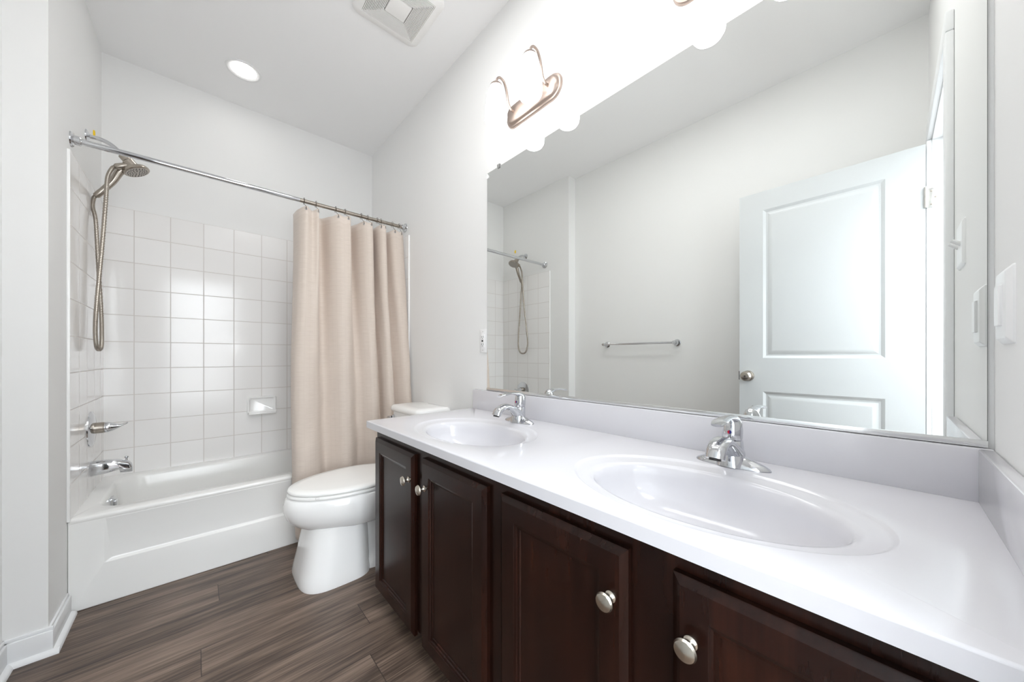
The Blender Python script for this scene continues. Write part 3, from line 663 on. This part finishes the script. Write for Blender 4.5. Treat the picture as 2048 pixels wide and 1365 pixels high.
# ------------------------------------------------------------------ vanity lights
def vanity_light(loc, label):
    f = thing('vanity_light', loc, label, 'wall light', 'lights above the mirror'); x0, y0, z0 = loc
    b = B()
    def st(hl, hz, dx): return [(x0-dx, py, pz) for py, pz in rrect(y0, z0, hl, hz, hz*0.98, 12)]
    b.loops([st(0.168, 0.055, 0.0), st(0.168, 0.055, 0.004), st(0.164, 0.051, 0.010), st(0.157, 0.044, 0.011), st(0.154, 0.041, 0.020), st(0.146, 0.033, 0.026), st(0.10, 0.012, 0.0275)])
    bp = obj('backplate', b, M_rose, f, angle=40)
    obj('screw', B().lathe([(0.006, 0), (0.006, 0.006), (0.004, 0.009), (0, 0.0095)], (x0-0.027, y0, z0), (-1, 0, 0), 14), M_rose, bp)
    for sg in (1, -1):
        yy = y0+sg*0.105; sx = x0-0.127; zt = z0+0.062
        p = bez([(x0-0.022, yy-0.004, z0+0.006), (x0-0.040, yy-0.003, z0+0.004), (x0-0.056, yy-0.002, z0+0.028), (x0-0.066, yy, z0+0.080), (x0-0.082, yy, z0+0.112), (x0-0.105, yy, z0+0.118), (x0-0.122, yy, z0+0.102), (sx, yy, zt+0.012)], 10)
        obj('arm', B().tube(p, lerp_list([0.006, 0.0055, 0.0055, 0.005, 0.005, 0.005], len(p)), 12), M_rose, f)
        obj('shade_cap', B().lathe([(0.008, 0.022), (0.018, 0.018), (0.026, 0.010), (0.031, 0.0), (0.030, -0.001), (0.025, 0.004)], (sx, yy, zt), (0, 0, 1), 28, False), M_rose, f)
        obj('glass_shade', B().lathe([(0.002, 0.012), (0.020, 0.010), (0.029, 0.0), (0.037, -0.025), (0.0445, -0.065), (0.0490, -0.105), (0.0500, -0.130), (0.0475, -0.148), (0.040, -0.160), (0.028, -0.168), (0.012, -0.172), (0.001, -0.173)], (sx, yy, zt), (0, 0, 1), 36), M_shade, f, angle=80)
    return f
V1 = vanity_light((XR, 1.070, 2.196), 'two-shade nickel vanity light above the mirror over the far basin')
V2 = copy_tree(V1); V2.location = (XR, 0.290, 2.196); V2['label'] = 'two-shade vanity light above the mirror over the near basin, cut by the top edge'

# ------------------------------------------------------------------ ceiling fittings
rl_ = thing('recessed_light', (0.21, 2.603, ZC), 'round lit recessed light in the ceiling over the bathtub', 'ceiling light')
obj('trim_ring', B().lathe([(0.086, 0.0), (0.085, -0.004), (0.078, -0.005), (0.072, -0.003), (0.062, -0.0005)], (0.21, 2.603, ZC), (0, 0, 1), 40, False), M_plastic, rl_)
obj('lens', B().lathe([(0.063, -0.0005), (0.05, -0.0035), (0.02, -0.005), (0.0, -0.005)], (0.21, 2.603, ZC), (0, 0, 1), 40, False), M_lens, rl_)
fan = thing('exhaust_fan', (0.722, 1.60, ZC), 'white square exhaust fan grille in the ceiling with dark slits', 'exhaust fan')
FXc, FYc = 0.722, 1.603
b = B()
def fr(h, r, z): return [(px, py, z) for px, py in rrect(FXc, FYc, h, h, r, 8)]
b.loops([fr(0.170, 0.045, ZC), fr(0.170, 0.045, ZC-0.010), fr(0.163, 0.042, ZC-0.018), fr(0.130, 0.006, ZC-0.024), fr(0.128, 0.005, ZC-0.020), fr(0.126, 0.004, ZC-0.004)], False, False)
obj('grille_frame', b, M_grille, fan, angle=40)
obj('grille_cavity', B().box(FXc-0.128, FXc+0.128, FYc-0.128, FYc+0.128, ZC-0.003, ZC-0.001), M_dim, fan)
b = B(); b.box(FXc-0.048, FXc+0.048, FYc-0.048, FYc+0.048, ZC-0.030, ZC-0.003, 0.003); obj('grille_centre', b, M_grille, fan)
ns = 13
for i in range(ns):                               # concentric square slats, their blades on edge
    h = 0.052+(0.128-0.052)*(i+0.5)/ns; b = B(); zz = ZC-0.0285+0.004*i/ns; wd = 0.0014
    def sq(hh, z): return [(FXc-hh, FYc-hh, z), (FXc+hh, FYc-hh, z), (FXc+hh, FYc+hh, z), (FXc-hh, FYc+hh, z)]
    b.loops([sq(h-wd, zz), sq(h+wd, zz), sq(h+wd, zz+0.014), sq(h-wd, zz+0.014), sq(h-wd, zz)], False, False)
    obj('slat', b, M_grille, fan, angle=20)

# ------------------------------------------------------------------ towel bar, outlet, switches
tb = thing('towel_bar', (XM, 1.385, 1.172), 'chrome towel bar on the left wall, seen in the mirror', 'towel bar')
obj('bar', B().tube([(XM+0.062, 1.085, 1.172), (XM+0.062, 1.685, 1.172)], 0.0075, 16), M_chrome, tb)
for yy in (1.085, 1.685):
    b = B(); b.lathe([(0.027, 0), (0.026, 0.006), (0.018, 0.013), (0.012, 0.024), (0.0115, 0.050), (0.014, 0.056), (0.0145, 0.068), (0.010, 0.076), (0, 0.077)], (XM, yy, 1.172), (1, 0, 0), 24); obj('post', b, M_chrome, tb)

ol = thing('wall_outlet', (XR, 1.428, 1.148), 'white electrical outlet beside the left edge of the mirror', 'outlet')
oy, oz = 1.4285, 1.148
obj('cover_plate', B().box(XR-0.006, XR, oy-0.033, oy+0.028, oz-0.061, oz+0.061, 0.003), M_plastic, ol)
rc = obj('receptacle', B().box(XR-0.0085, XR-0.005, oy-0.017, oy+0.017, oz-0.034, oz+0.034, 0.0015), M_plastic, ol)
for dz in (0.019, -0.019):
    b = B(); b.box(XR-0.0090, XR-0.008, oy+0.005, oy+0.0075, oz+dz-0.002, oz+dz+0.006); b.box(XR-0.0090, XR-0.008, oy-0.0075, oy-0.005, oz+dz-0.002, oz+dz+0.006); b.lathe([(0.0025, 0), (0, 0.0002)], (XR-0.0088, oy, oz+dz-0.007), (-1, 0, 0), 10)
    obj('slots', b, M_slot, rc)
obj('test_button', B().box(XR-0.0095, XR-0.008, oy-0.006, oy+0.006, oz-0.005, oz+0.005, 0.0005), M_slot, rc)
for dz in (0.048, -0.048): obj('screw', B().lathe([(0.003, 0), (0.002, 0.001), (0, 0.001)], (XR-0.006, oy, oz+dz), (-1, 0, 0), 10), M_steel, ol)

sw = thing('light_switch', (0.985, YN, 1.150), 'white rocker light switch on the wall right of the mirror', 'light switch')
sxc, sz = 0.985, 1.150
obj('cover_plate', B().loops([[(px, YN+d, pz) for px, pz in rrect(sxc, sz, hx, hz, 0.004, 3)] for hx, hz, d in ((0.044, 0.063, 0), (0.043, 0.062, 0.0025), (0.036, 0.054, 0.0085), (0.034, 0.052, 0.009))]), M_plastic, sw, angle=15)
obj('rocker', B().loops([[(px, YN+dd, pz+k) for px, pz in rrect(sxc, sz, hx, hz, 0.002, 3)] for hx, hz, dd, k in ((0.0165, 0.0335, 0.006, 0), (0.0165, 0.0335, 0.0115, 0), (0.0155, 0.0325, 0.0130, 0))]), M_plastic, sw, angle=15)
sw2 = thing('toggle_switch', (0.69, YN, 1.36), 'white double toggle switch plate near the door casing, seen in the mirror', 'light switch')
sxc, sz = 0.690, 1.365
obj('cover_plate', B().loops([[(px, YN+d, pz) for px, pz in rrect(sxc, sz, hx, hz, 0.004, 3)] for hx, hz, d in ((0.060, 0.060, 0), (0.059, 0.059, 0.0025), (0.054, 0.054, 0.006), (0.050, 0.050, 0.0065))]), M_plastic, sw2, angle=25)
for dx in (0.023, -0.023): obj('toggle', B().tube([(sxc+dx, YN+0.004, sz-0.002), (sxc+dx, YN+0.012, sz+0.004), (sxc+dx, YN+0.021, sz+0.011)], [0.006, 0.0055, 0.0045], 10), M_plastic, sw2)
